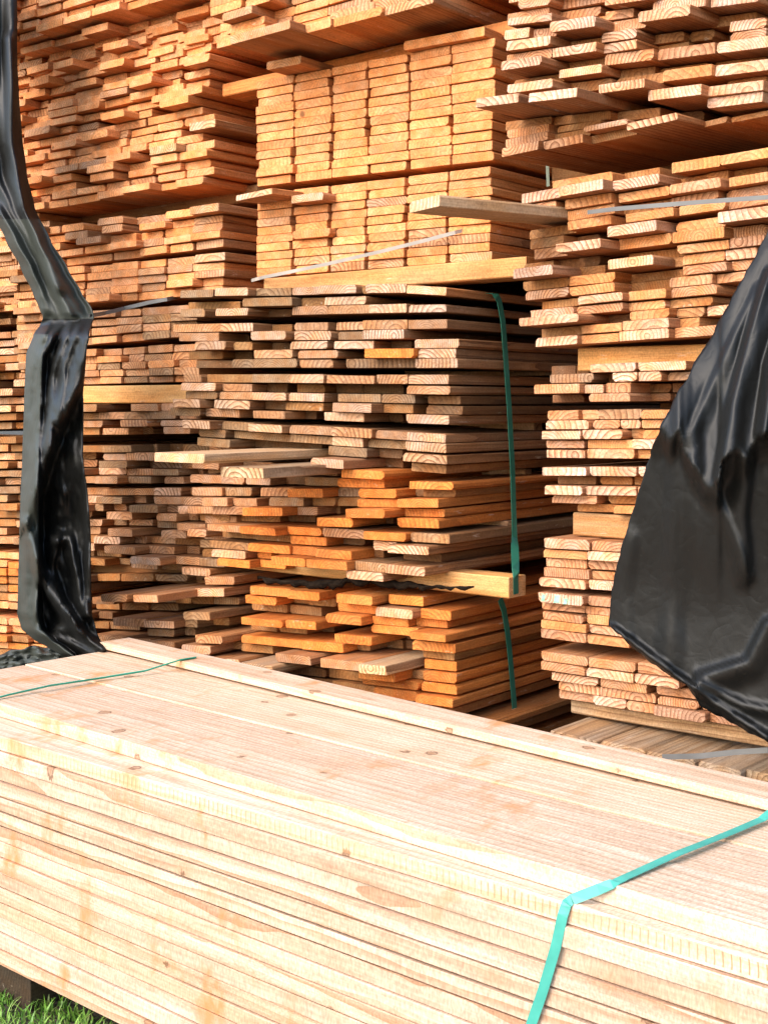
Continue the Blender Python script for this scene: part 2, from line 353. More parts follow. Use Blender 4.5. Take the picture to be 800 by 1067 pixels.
# ---- centre column, lower: strapped stack
bundle('C1', 2.60, 'green-strapped centre stack')
row('C1', 300, 307.6, 430, 305, '188-222g-2 223-259w3 262-303g 304-330w 331-371w2 372-380b 381-422w2')
row('C1', 300, 319, 430, 316.5, '196-250b-8 252-304g2 305-337b-2 338-381w1')
row('C1', 300, 328.3, 430, 326, '188-213g 213-223b-3 224-259w2 265-303d-6 304-342c 343-383c1 384-424w2 425-465w2')
row('C1', 300, 344.8, 430, 343, '180-228c1 229-264w2 265-305b-5 306-342c1 350-377c 378-424c1 425-466c1')
row('C1', 300, 354.5, 430, 353.3, '186-228c1 261-298w3 306-345w1 352-376g 377-421w2')
row('C1', 300, 364, 430, 363, '203-235w2 236-263b-1 302-341w1 348-389w1 391-429d-6 432-478w1')
row('C1', 300, 373.5, 430, 373, '197-232b-4 264-305c1 310-352c1 380-430o3 432-475w1')
row('C1', 300, 383.2, 430, 383.5, '205-238d-4 242-263g-1 265-309g1 312-347c1 360-430g-1 432-477w1')
row('C1', 300, 399, 430, 400.2, '191-210c2 212-261b 262-300g1 301-338w2 340-390c2 392-424c1 425-468w1')
row('C1', 300, 408.5, 430, 410.5, '189-224w3 228-262c 263-300d-6 310-338b-4 340-378d-9 379-420d-9 423-469c1')
row('C1', 300, 417.5, 430, 420.5, '193-226g2 228-261c1 262-298w2 298-337w1 352-397g-1 398-432g-1 445-480d-3')
row('C1', 300, 427.3, 430, 431, '180-208w4 223-260w2 262-297d-4 297-337b 346-387w3 388-430b-2 444-482d-3')
row('C1', 300, 436.6, 430, 441, '178-208g2 213-250c 263-297c2 298-330d-6 338-379w1 380-420d-9 423-468w1')
row('C1', 300, 451.2, 430, 458.8, '190-218w5 220-257g 258-294w3 302-339c1 345-388c2 389-421c1 423-464w2')
row('C1', 300, 460.6, 430, 469.3, '207-235g1 236-300g-2 301-345g-1 346-378w1 380-420g-1 422-465w2')
row('C1', 300, 470.7, 430, 480.2, '205-240g1 250-290d-9 291-335d-8 342-382g1 383-419d-4 420-465w3')
row('C1', 300, 481.5, 430, 491, '262-300d-7 323-358w9 360-390d-6 391-420d-8 428-465b')
row('C1', 300, 493, 430, 500, '200-228c1 284-318d-4 320-352g 356-400o5 401-425b-5')
row('C1', 300, 505.5, 430, 509.3, '198-229c1 230-255c2 256-282w2 284-318d-4 318-350g-1 352-400o2 401-425d-6 427-472o1')
row('C1', 300, 517, 430, 518.5, '200-232c3 233-262g2 272-299c2 300-336o5 337-371g-1 373-413o3 415-440d-5 441-475b-4')
row('C1', 300, 527, 430, 528.3, '211-237c5 238-268c3 280-317g2 318-350b-1 352-372b-1 373-413o2 414-456o3')
row('C1', 300, 536.3, 430, 538.3, '195-220c1 222-252c3 253-294o7 295-331c1 332-355d-6 360-401o8 421-464o')
row('C1', 300, 545.6, 430, 548.8, '208-240b-2 241-292b-4 293-329d-7 330-368o6 370-410d-7 414-457o3')
row('C1', 300, 555, 430, 563, '215-249c7 250-286o9 287-299o1 300-335o4 336-376c4 378-423o5 424-468g3')
row('C1', 300, 565, 430, 574.2, '195-215c3 232-266b-1 267-300b 303-340o3 345-380d-4 389-410w3 404-446w7')
row('C1', 300, 575, 430, 585.5, '219-257g4 258-302o5 303-327o4 328-366o6 367-400d-3 420-460d-3')
row('C1', 300, 584.2, 430, 595.4, '221-255w5 256-282o 283-318o9 319-361o9 362-400g6 401-443w7')
row('C1', 300, 593, 430, 604.8, '226-260o5 261-298o1 361-399w7 400-440b-3')
bundle('C2', 2.60, 'lower orange centre stack')
row('C2', 300, 620, 430, 630.5, '260-294o4 299-333o6 350-388o6 405-441o1')
row('C2', 300, 630.5, 430, 642.5, '256-288o3 290-320b-4 322-350b-3 352-390o2 391-430c4 436-470o1')
row('C2', 300, 641, 430, 652.3, '262-300b-3 302-336b-3 339-377o6 386-426o2 427-466o-1')
row('C2', 300, 650, 430, 661.5, '251-295o7 296-329o6 330-360d-5 386-425o2 426-465o6')
row('C2', 300, 661.5, 430, 674.3, '262-288b-2 290-320b-3 349-387o4 388-420d-8 430-474o3')
row('C2', 300, 671.2, 430, 684.2, '252-312o4 315-357o5 358-385b-1 386-420d-8 440-474b')
row('C2', 300, 682.5, 430, 695.3, '226-250b-1 252-284b1 287-324c10 334-373c11 374-402k13 410-438d-6 442-476o')
row('C2', 300, 692.4, 430, 706.8, '251-285k14 300-342b-1 343-372b-1 373-412o7 414-440b 441-476o1')
row('C2', 300, 701.5, 430, 717.6, '268-300d 301-340d 341-376b-1 377-436o2 438-476o1')
row('C2', 300, 712, 430, 729, '268-300d-1 301-345d-1 346-388b1 389-430o2 432-472o3')
row('C2', 300, 723, 430, 741, '272-310d 311-350d 351-390b 391-432b 434-474b')
row('C2', 300, 736, 430, 756, '272-310d 311-350d 351-390b6 391-432b8 434-478b9')
row('C2', 300, 747, 430, 769, '272-310d 311-350d 351-390b 391-432b 434-484b2')
row('C2', 300, 760, 430, 784, '272-310d 311-350d 351-390b 391-432b 434-486b2')
# ---- right column
YR = -7
bundle('R1', 2.60, 'top right bundle', yaw=YR)
row('R1', 545, -20, 740, -48, '530-572c 573-620c 621-664c 665-712c 713-760c 761-812c')
row('R1', 545, -9.5, 740, -36, '530-572c 573-624c2 625-668c 669-716c 717-764c 765-812c')
row('R1', 545, 1, 740, -24, '530-572w 574-624c1 628-682w4 685-735w2 738-790c')
row('R1', 545, 11.5, 740, -12, '540-575w2 576-628c-2 630-684w4 686-736e1 737-790w2')
row('R1', 545, 22.5, 740, 0, '528-575c 577-628c-3 630-685w5 686-734e2 740-792w3')
row('R1', 545, 30, 740, 13, '529-578w4 579-626b-3 630-662c1 680-738w4 740-792w4')
row('R1', 545, 43.5, 740, 25, '525-553w3 553-572c2 572-624w6 626-661c1 664-722w7 740-790b-3')
row('R1', 545, 56, 740, 36.5, '528-576w4 585-624b-2 626-666w3 667-715b-3 716-745b-4 760-800w1')
row('R1', 545, 67.5, 740, 47.5, '527-575c2 575-625w4 626-666w3 667-720b-4 760-800c1')
row('R1', 545, 78.5, 740, 60, '521-568w7 584-629b-2 630-684c2 684-742c2 746-806w3')
row('R1', 545, 88.5, 740, 69.5, '535-580b-2 582-630w3 631-684b-3 685-742b-4 744-800b-4')
row('R1', 545, 101, 740, 82.5, '528-579w5 591-640b-1 640-690b-1 690-744e2 745-804w2')
row('R1', 545, 110.5, 740, 93, '524-560b-3 561-610b-4 623-675w6 676-735b-4 756-800b-2')
row('R1', 545, 121.5, 740, 104.5, '496-543w14 551-604w14 605-655b-4 675-734w5 736-798w4')
row('R1', 545, 131.5, 740, 115.5, '526-571b-3 577-640b-2 641-690b-3 736-798w3')
row('R1', 545, 141.5, 740, 118.5, '528-575c-1 580-630b-1')
row('R1', 545, 151.5, 740, 121.8, '526-575c 578-607b-1 608-657w4')
row('R1', 545, 162, 740, 129, '523-564w2 566-610c2 611-655b 652-710w7 711-760e-2 762-812e-2')
bundle('R2', 2.60, 'upper right bundle crossed by grey band', yaw=YR)
row('R2', 600, 196, 758, 175, '576-642e1 650-690b-2 700-750e2 749-806e4')
row('R2', 600, 207.5, 758, 187, '543-576w3 581-632w6 638-690w4 692-735b-3 737-760b-1 762-800b-3')
row('R2', 600, 218.5, 758, 198.5, '542-582c2 589-640e2 644-695e2 697-754c4 759-806e4')
row('R2', 600, 230, 758, 209, '591-644e1 646-698b-1 699-752c1 756-806c1')
row('R2', 600, 240.5, 758, 220, '552-588b-4 591-640e2 652-705e2 708-758e2 758-806c2')
row('R2', 600, 254, 758, 237, '552-590b-1 592-628d-5 632-688w5 690-704b 704-750e1 748-806w7')
row('R2', 600, 265.5, 758, 250, '556-580c-1 578-630w6 644-697e1 700-758e3 760-800c1')
row('R2', 600, 276.5, 758, 261, '545-580b-4 582-628d-5 655-700b-4 706-760e2 760-798c3')
row('R2', 600, 287.5, 758, 272.5, '534-580w6 581-632b-3 633-684w6 685-708b-1 711-752e1 756-790w2')
row('R2', 600, 298, 758, 283.5, '545-592b-1 593-644e1 655-704b-4 711-760c2 760-800c1')
row('R2', 600, 309, 758, 295, '548-593w1 593-644e2 645-695b-3 697-745c1 746-790c1')
row('R2', 600, 319, 758, 306, '564-601b-1 602-652w3 652-696e2 697-750c1')
row('R2', 600, 329, 758, 317, '553-601w2 601-652c2 655-695e1 697-745b')
row('R2', 600, 338.5, 758, 328, '541-607w6 607-655d-4 656-700e2 702-735g 736-765w')
row('R2', 600, 349, 758, 338.5, '564-600b-2 606-646e2 648-700w3 703-730b')
row('R2', 600, 359.5, 758, 349.5, '558-605w2 606-645e2 645-700w3 703-750c2')
bundle('R3', 2.60, 'right stack between two pale bearers', yaw=-3, t=.0225)
row('R3', 600, 389, 700, 386, '575-600d-9 614-664w2 664-716w2')
row('R3', 600, 399, 700, 396.5, '573-619g1 620-636d-5 638-664w2 664-690w2 691-722g')
row('R3', 600, 410, 700, 408.5, '556-605c3 606-630w2 631-658c2 660-700d-6 701-740d-6')
row('R3', 600, 419, 700, 417.5, '575-610d-7 613-658c3 660-700d-5 701-740d-6')
row('R3', 600, 437.3, 700, 436, '570-604c1 604-617c 623-668g1 668-704e2')
row('R3', 600, 447, 700, 446, '568-615w2 618-646c1 646-668w1 669-700e1')
row('R3', 600, 457.3, 700, 457, '564-606w3 606-650w3 651-668b 669-700e2')
row('R3', 600, 467, 700, 467.5, '569-610c1 612-657e1 658-700w3')
row('R3', 600, 477, 700, 478, '569-611w2 612-662c2 663-700e1')
row('R3', 600, 495.3, 700, 496.3, '565-612w3 612-664w2 665-705w2')
row('R3', 600, 505, 700, 506.3, '581-622d-2 625-660b-2 661-700b-2')
row('R3', 600, 515, 700, 517, '567-608w3 608-664w2 665-700c2')
row('R3', 600, 524.3, 700, 526.8, '575-623c1 624-632b-4 634-680b-1')
row('R3', 600, 533.5, 700, 536.5, '602-640b-2 639-690e1')
bundle('R4', 2.60, 'neat right bundle below the second bearer', yaw=-2)
row('R4', 600, 571.3, 700, 576, '567-615w3 616-660c3 661-700c')
row('R4', 600, 581.5, 700, 587, '566-611e2 611-660w3 661-700c')
row('R4', 600, 591.5, 700, 597.5, '569-612c1 613-655c1 656-700c')
row('R4', 600, 601.5, 700, 608, '567-614c2 615-655e1 656-700c')
row('R4', 600, 611.5, 700, 619, '562-611w3 612-656w2 657-700c')
bundle('R5', 2.60, 'right bundle with mint paint on its corner', yaw=-2)
row('R5', 600, 628, 700, 637, '561-608w4 609-654c2 655-700c')
row('R5', 600, 637.5, 700, 647.5, '565-610c1 610-652c1 653-700c')
row('R5', 600, 647.5, 700, 658.5, '565-609c2 610-652e1 653-700c')
row('R5', 600, 657, 700, 668.5, '564-611e2 612-655w1 656-700c')
row('R5', 600, 667, 700, 679, '564-611c2 612-656e2 657-702c1')
bundle('R6', 2.60, 'low right bundle resting on a long bearer', yaw=-1)
row('R6', 600, 690, 700, 703.5, '564-613c3 613-662c3 664-708c2 709-758c')
row('R6', 600, 700, 700, 714, '563-610c3 610-660w3 660-708w3 709-758c')
row('R6', 600, 710, 700, 724.5, '575-623w2 625-674c2 684-726c1 727-770c')
row('R6', 600, 720, 700, 735, '582-625c1 625-683c1 685-728c1 729-772c')
row('R6', 600, 730, 700, 746, '583-618c 618-652w1 652-680c1 681-735c2 736-780c')
bundle('R7', 2.60, 'lowest right layer on the ground bearers', yaw=-1)
row('R7', 600, 761, 700, 783, '573-622k12 625-673k11 673-724k11 726-772k10 774-815k8')
row('R7', 600, 772, 700, 795, '580-625b2 626-672b2 673-715c3 716-760c2 762-806c2')
row('R7', 600, 783, 700, 806, '590-640c4 642-690c4 691-735b2 736-780c2 782-815c2')
row('R7', 600, 795, 700, 819, '590-640d 642-690d 691-735b 736-780b2 782-825b2')
#%% END DATA

ORD = ['', 'first', 'second', 'third', 'fourth', 'fifth', 'sixth', 'seventh', 'eighth', 'ninth', 'tenth', 'eleventh', 'twelfth', 'thirteenth', 'fourteenth',
       'fifteenth', 'sixteenth', 'seventeenth', 'eighteenth', 'nineteenth', 'twentieth'] + ['twenty-' + w for w in
       ('first', 'second', 'third', 'fourth', 'fifth', 'sixth', 'seventh', 'eighth', 'ninth')] + ['thirtieth'] + ['thirty-' + w for w in ('first', 'second', 'third', 'fourth', 'fifth', 'sixth', 'seventh', 'eighth', 'ninth')]

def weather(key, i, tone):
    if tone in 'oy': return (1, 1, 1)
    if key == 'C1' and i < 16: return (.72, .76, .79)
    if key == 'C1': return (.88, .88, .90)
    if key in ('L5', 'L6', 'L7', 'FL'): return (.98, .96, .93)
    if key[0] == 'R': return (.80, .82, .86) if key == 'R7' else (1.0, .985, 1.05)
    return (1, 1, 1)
def visible_u(e): return e[1] > 0 and e[0] < 800
for key, B in BND.items():
    Y, rows = B['Y'], B['rows']
    lines = []
    for r in rows:
        a, b = at(*r['l'], Y), at(*r['r'], Y)
        sl = (b.z - a.z) / (b.x - a.x)
        lines.append((a.x, a.z, sl))
    seen_rows = 0
    for i, r in enumerate(rows):
        ax, az, sl = lines[i]
        xs = []
        es = sorted(r['e'])
        # close the holes with dark boards added well back against light leaks
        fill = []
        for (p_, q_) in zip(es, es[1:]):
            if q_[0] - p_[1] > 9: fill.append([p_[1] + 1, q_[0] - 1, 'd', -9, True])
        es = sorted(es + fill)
        info = []
        for e in es:
            Yp = Y - e[3] * .01 - (random.Random(e[0] * 31 + i).uniform(-.004, .004) if key[0] == 'U' else 0)
            x0, x1 = at(e[0], HZ, Yp).x, at(e[1], HZ, Yp).x
            info.append([x0, x1, Yp, e])
        info.sort(key=lambda q: q[3][0])
        for A_, B_ in zip(info, info[1:]):
            if A_[1] > B_[0] - .001:
                if A_[2] <= B_[2]: B_[0] = A_[1] + .001
                else: A_[1] = B_[0] - .001
            elif B_[0] - A_[1] < .05 and A_[2] > B_[2] and key not in ('U1', 'U2'):
                A_[1] = B_[0] - .001
        vis = any(visible_u(q[3]) for q in info) and max(r['l'][1], r['r'][1]) > 2
        seen_rows += 1 if vis else 0
        col = 0
        for x0, x1, Yp, e in info:
            if x1 - x0 < .02: continue
            xm = (x0 + x1) / 2
            z0 = az + sl * (x0 - ax); zm = az + sl * (xm - ax)
            T = B['t']
            if i > 0:
                bx, bz, bs = lines[i - 1]
                g = bz + bs * (xm - bx) - zm - .0008
                T = min(T, g)
            if T < .008: continue
            rnd = random.Random(hash((round(x0 * 1e4), round(z0 * 1e4), i)) & 0xffffff)
            if T > .012: T -= rnd.uniform(0, .0012) if key[0] == 'U' else rnd.choice((0, .0006, .0012, .0028))
            yaw = math.radians(B['yaw'] + rnd.uniform(-.6, .6))
            ex = Vector((math.cos(yaw), math.sin(yaw), sl + (rnd.uniform(-.03, .03) if key == 'R7' else rnd.uniform(-.006, .006) if key[0] != 'U' else 0))).normalized()
            ey = Vector((-math.sin(yaw), math.cos(yaw), rnd.uniform(-.0004, .0004)))
            ez = ex.cross(ey).normalized()
            fillb = len(e) > 4
            if not fillb and visible_u(e): col += 1
            W = (x1 - x0) / math.cos(yaw)
            Ln = B['length'] + rnd.uniform(-.1, .1)
            if fillb: Ln -= .3
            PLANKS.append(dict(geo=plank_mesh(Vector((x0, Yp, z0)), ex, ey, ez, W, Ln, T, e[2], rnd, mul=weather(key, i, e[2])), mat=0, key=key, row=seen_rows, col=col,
                               tone=e[2], p=e[3], fill=fillb))

GAP_BLOCKERS = []  # hidden boards added deep in the layer gaps to block sky light
for key, B in BND.items():
    Y, rows = B['Y'], B['rows']
    for ra, rb in zip(rows, rows[1:]):
        A0, A1, B0, B1 = at(*ra['l'], Y), at(*ra['r'], Y), at(*rb['l'], Y), at(*rb['r'], Y)
        if not rb['e']: continue
        x0 = min(at(e[0], HZ, Y).x for e in rb['e']) - (1.6 if key[0] in 'LF' else 0); x1 = max(at(e[1], HZ, Y).x for e in rb['e'])
        za = lambda x: A0.z + (A1.z - A0.z) * (x - A0.x) / (A1.x - A0.x)
        zb = lambda x: B0.z + (B1.z - B0.z) * (x - B0.x) / (B1.x - B0.x)
        xm = (x0 + x1) / 2
        if za(xm) - zb(xm) - B['t'] > .004:
            zl = max(zb(x0), zb(x1)) + B['t']; zh = min(za(x0), za(x1))
            zl = min(zl, zh - .006) - .004; zh += .004
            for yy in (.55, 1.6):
                GAP_BLOCKERS.append((plank_mesh(Vector((x1 - .01, Y + yy, zl)), Vector((0, 1, 0)), Vector((-1, 0, 0)), Vector((0, 0, 1)), .05, x1 - x0 - .02, zh - zl, 'd', random.Random(1)), 0))

def add_plank(label, O, ex, ey, W, Ln, T, tone, seed, mat=0, cham=None, nst=4, wob=0.0, force=False):
    rnd = random.Random(seed)
    ex, ey = Vector(ex).normalized(), Vector(ey).normalized()
    PLANKS.append(dict(geo=plank_mesh(Vector(O), ex, ey, ex.cross(ey).normalized(), W, Ln, T, tone, rnd, cham=cham, nst=nst, wob=wob), mat=mat, label=label,
                       key='X', row=0, col=0, tone=tone, p=0, fill=False, force=force))

# odd single planks that stick far out of the stacks
def loose(label, u0, u1, vb, Y, T, tone, skew, Ln, seed, roll=0.0):
    a, b = at(u0, vb, Y), at(u1, vb, Y)
    ck = math.radians(skew)
    add_plank(label, (a.x, Y, a.z), (math.cos(ck), -math.sin(ck), roll), (math.sin(ck), math.cos(ck), 0), (b.x - a.x) * 1.0, Ln, T, tone, seed, force=True)
loose('long ring-grained plank poking out sideways between amber bundle and right stack', 427, 472, 222, 2.30, .026, 'k', 20, .9, 901, .0)
loose('long silvery plank jutting far out of left stack, upper of two', 161, 213, 481, 2.20, .024, 'k', 0, 2.0, 902)
loose('long silvery plank jutting far out of centre stack, lower of two', 230, 272, 497, 2.26, .026, 'k', -3, 2.0, 903)
loose('warped top plank tilting down at the right corner of strapped centre stack', 423, 465, 305.5, 2.575, .021, 'w', 0, 2.6, 904, -.10)
loose('thin pale plank end poking out left of the amber bundles', 246, 292, 209.5, 2.60, .017, 'w', 10, .5, 905)

# foreground bundle: fifteen layers, fresh boards lying along X
FX0, FX1 = -2.935, 1.35
D1, LT, NL = .7325, .0335, 15
ZT = CAMH - D1                      # top of the front board
def fboard(label, y0, y1, ztop, T, tone, seed, slope, mat=1, x0=FX0, cham=None, force=False):
    """y0, y1: near and far edge at the bundle's left end; slope: how far the board drifts towards the camera per metre"""
    rnd = random.Random(seed)
    d = Vector((1, slope, 0)).normalized(); ex = Vector((-d.y, d.x, 0)); Ln = FX1 - x0
    O = Vector((x0 + rnd.uniform(-.012, .012), y0, ztop - T)) + d * Ln
    PLANKS.append(dict(geo=plank_mesh(O, ex, -d, Vector((0, 0, 1)), y1 - y0, Ln, T, tone, rnd, cham=cham, nst=9, wob=.0012), mat=mat, label=label,
                       key='FG', row=0, col=0, tone=tone, p=0, fill=False, force=force))
C2m = [.0016] * 4
SF, SM = -.0205, -.061
fboard('fresh cream top plank at the front edge of foreground bundle, planer ticks along its side', 1.679, 1.83, ZT - .0005, LT - .002, 'F', 501, SF, mat=2, cham=C2m, force=True)
fboard('fresh cream raised top plank second from the front edge of foreground bundle', 1.788, 1.930, CAMH - .70, LT - .002, 'F', 502, SM, cham=C2m, force=True)
fboard('fresh cream top plank in the middle of the foreground bundle', 1.934, 2.073, CAMH - .7022, LT - .002, 'H', 503, SM, cham=C2m, force=True)
fboard('fresh cream top plank beside the raised strip of foreground bundle', 2.0785, 2.335, CAMH - .7006, LT - .002, 'F', 504, SM, cham=C2m, force=True)
fboard('narrow raised strip plank along the back edge of foreground bundle', 2.327, 2.425, CAMH - .676, .0185, 'H', 505, -.103, x0=-2.925, cham=C2m, force=True)
ft = 'hfffhfhfffhhffh'
for i in range(1, NL):
    r6 = random.Random(600 + i)
    y = 1.679 + r6.uniform(-.005, .006)
    fboard(f'fresh plank edge in the {ORD[i + 1]} layer down the front of foreground bundle', y, 1.83, ZT - i * LT, LT - r6.choice((.0012, .002, .003, .0055)), ft[i], 520 + i, SF + r6.uniform(-.002, .002),
           cham=[r6.uniform(.0008, .002) for k in range(4)], force=True)
for i in range(0, NL):
    for k, (a, b) in enumerate(((1.833, 1.975), (1.978, 2.12), (2.123, 2.33))):
        fboard(None, a, b, ZT - i * LT - (.0005 if i == 0 else 0), LT - .0012, 'f', 560 + i * 3 + k, SF if i else SF)

# ------------------------------------------------------------------ everything else, built before the planks are shared out
OCC = []        # objects that hide planks
def mesh_obj(name, V, Fc, mat, smooth=False):
    me = bpy.data.meshes.new(name); me.from_pydata([tuple(v) for v in V], [], Fc)
    me.materials.append(mat)
    if smooth: me.polygons.foreach_set('use_smooth', [True] * len(me.polygons))
    me.update()
    o = bpy.data.objects.new(name, me); COL.objects.link(o); OCC.append(o)
    return o

# bearers between the bundles (boards on edge, running along X)
def bearer(label, uL, uR, vT, vB, uref, Y, depth, tone, seed, x0=None, x1=None, taper=0):
    a, b = at(uref, vB, Y), at(uref, vT, Y)
    X0 = at(uL, HZ, Y).x if x0 is None else x0
    X1 = at(uR, HZ, Y).x if x1 is None else x1
    rnd = random.Random(seed)
    g = plank_mesh(Vector((X1, Y, a.z)), Vector((0, 1, 0)), Vector((-1, 0, 0)), Vector((0, 0, 1)), depth, X1 - X0, b.z - a.z - .001, tone, rnd, cham=[.003] * 4, nst=5)
    o = make_object('timber_bearer', [(g, 0)], [WOOD])
    tag(o, label, 'timber bearer', 'bearers between the plank bundles'); OCC.append(o)
    return o
TONES['y'] = ((.72, .455, .205), (.72, .48, .25), .3)
TONES['t'] = ((.52, .33, .17), (.56, .37, .20), .3)
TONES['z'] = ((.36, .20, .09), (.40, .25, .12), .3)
bearer('pale bearer showing as a smooth band in the left column', 60, 200, 401, 420, 150, 2.705, .09, 'y', 1)
bearer('pale bearer lying on top of the green-strapped centre stack', 275, 549, 279, 298.5, 400, 2.66, .09, 't', 2)
bearer('yellow bearer on the right column with a dark knot, upper one', 602, 800, 361, 386, 640, 2.63, .09, 'y', 3, x1=.6)
bearer('tan bearer on the right column half hidden by the tarpaulin, middle one', 597, 800, 536, 561, 640, 2.62, .09, 't', 4, x1=.6)
bearer('thin long grey bearer low on the right column above weathered planks', 595, 800, 736, 751, 640, 2.63, .07, 'k', 5, x1=.6)
bearer('orange bearer under the overhanging top bundle', 232, 549, 49, 64, 400, 2.74, .09, 'a', 6)
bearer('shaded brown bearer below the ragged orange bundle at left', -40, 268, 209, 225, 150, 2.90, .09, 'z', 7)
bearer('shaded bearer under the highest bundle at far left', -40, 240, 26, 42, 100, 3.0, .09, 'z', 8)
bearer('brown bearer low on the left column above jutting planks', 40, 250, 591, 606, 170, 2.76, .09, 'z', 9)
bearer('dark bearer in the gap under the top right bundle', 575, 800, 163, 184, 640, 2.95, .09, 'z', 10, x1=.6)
bearer('square bearer whose end pokes out under the green strap', 440, 530, 598.5, 620.5, 500, 2.63, .075, 'y', 11, x0=-2.75)
bearer('bottom bearer beneath the lowest right layer', 560, 800, 825, 850, 640, 2.7, .1, 'b', 12, x1=.6)
# short spacer sticks between layers, poking out of the strapped stack's side
def stick(label, u, vT, vB, Y, seed, Ln=.5):
    a, b = at(u, vB, Y), at(u, vT, Y)
    g = plank_mesh(Vector((a.x, Y, a.z)), Vector((0, 1, 0)), Vector((-1, 0, 0)), Vector((0, 0, 1)), .035, Ln, b.z - a.z, 'h', random.Random(seed), cham=[.001] * 4)
    o = make_object('spacer_stick', [(g, 0)], [WOOD]); tag(o, label, 'spacer stick', 'spacer sticks beside the green strap'); OCC.append(o)
stick('highest spacer stick poking out behind the green strap', 568, 383, 391, 3.08, 1)
stick('second highest spacer stick poking out behind the green strap', 557, 440, 448, 3.06, 2)
stick('short spacer stick end just right of the green strap, third from top', 547, 489, 496.5, 3.02, 3)
stick('spacer stick poking out left of the green strap above the square bearer', 529, 543, 551, 2.86, 4)
stick('lowest spacer stick poking out right of the green strap', 559, 664, 675, 3.06, 5)

# waney slab with bark hanging between the two centre stacks
def bark_slab():
    V, Fc = [], []
    n = 46
    for i in range(n + 1):
        t = i / n
        u = 268 + t * 226
        top = 600 + 9 * t + 3 * math.sin(t * 9) + 3 * noise.noise(Vector((t * 22, 9, 0)))
        low = top + 7 * math.sin(math.pi * (.1 + .9 * t)) + 2 + 5 * noise.noise(Vector((t * 13, 3, 0))) + 6 * noise.noise(Vector((t * 60, 1, 0)))
        low = max(low, top + 1.5)
        for v, Y in ((top, 2.59), ((top + low) / 2, 2.57 + .012 * noise.noise(Vector((t * 20, 7, 0)))), (low, 2.585), (low - 1, 2.60), (top, 2.60)):
            V.append(at(u, v, Y))
    for i in range(n):
        for k in range(5):
            a, b = i * 5 + k, i * 5 + (k + 1) % 5
            Fc.append((a, b, b + 5, a + 5))
    Fc.append(tuple(range(5))); Fc.append(tuple(reversed(range(n * 5, n * 5 + 5))))
    o = mesh_obj('bark_slab', V, Fc, BARK, True)
    return tag(o, 'dark ragged strip of bark in the gap between the centre stacks', 'bark')
bark_slab()

# ---- tarpaulins
def interp(tab, x):
    if x <= tab[0][0]: return tab[0][1:]
    for a, b in zip(tab, tab[1:]):
        if x <= b[0]:
            t = (x - a[0]) / (b[0] - a[0]); t = t * t * (3 - 2 * t) * .5 + t * .5
            return tuple(p + (q - p) * t for p, q in zip(a[1:], b[1:]))
    return tab[-1][1:]
def seg_dist(p, a, b):
    ab = (b[0] - a[0], b[1] - a[1]); l2 = ab[0] ** 2 + ab[1] ** 2
    t = max(0, min(1, ((p[0] - a[0]) * ab[0] + (p[1] - a[1]) * ab[1]) / l2))
    q = (a[0] + ab[0] * t, a[1] + ab[1] * t)
    side = (p[0] - q[0]) * ab[1] - (p[1] - q[1]) * ab[0]
    return math.hypot(p[0] - q[0], p[1] - q[1]), side
def crest(p, line, h, w0, w1):
    """a fold: height falls to zero over w0 on one side and w1 on the other"""
    best, sd = 1e9, 0
    for a, b in zip(line, line[1:]):
        d, s = seg_dist(p, a, b)
        if d < best: best, sd = d, s
    w = w0 if sd > 0 else w1
    t = max(0, 1 - best / (w * 1.25)); return h * t * t * (3 - 2 * t)
def smooth(x, a, b):
    t = max(0, min(1, (x - a) / (b - a))); return t * t * (3 - 2 * t)
def sheet(name, rows_, nu, fY, mats, matpick=None):
    V, Fc, MI = [], [], []
    for v, (u0, u1) in rows_:
        for k in range(nu + 1):
            u = u0 + (u1 - u0) * k / nu
            V.append(at(u, v, fY(u, v, k / nu)))
    n = nu + 1
    for i in range(len(rows_) - 1):
        for k in range(nu):
            Fc.append((i * n + k, (i + 1) * n + k, (i + 1) * n + k + 1, i * n + k + 1))
            MI.append(matpick(rows_[i][0], k / nu) if matpick else 0)
    me = bpy.data.meshes.new(name); me.from_pydata([tuple(v) for v in V], [], Fc)
    for m in mats: me.materials.append(m)
    me.polygons.foreach_set('material_index', MI)
    me.polygons.foreach_set('use_smooth', [True] * len(me.polygons)); me.update()
    o = bpy.data.objects.new(name, me); COL.objects.link(o); OCC.append(o)
    md = o.modifiers.new('thickness', 'SOLIDIFY'); md.thickness = .003; md.offset = -1
    return o
LT_TAB = [(-60, -60, 12), (0, -50, 18), (60, -45, 18), (100, -40, 20), (140, -36, 23), (180, -30, 28), (215, -12, 36), (250, 6, 52), (280, 22, 70), (305, 34, 84),
          (322, 41, 95), (330, 45, 98), (338, 42, 95), (348, 35, 92), (370, 27, 90), (420, 25, 86), (480, 23, 86), (520, 21, 91), (560, 20, 94), (600, 19, 95), (640, 18, 96),
          (655, 22, 99), (666, 34, 104), (676, 52, 111), (684, 66, 114)]
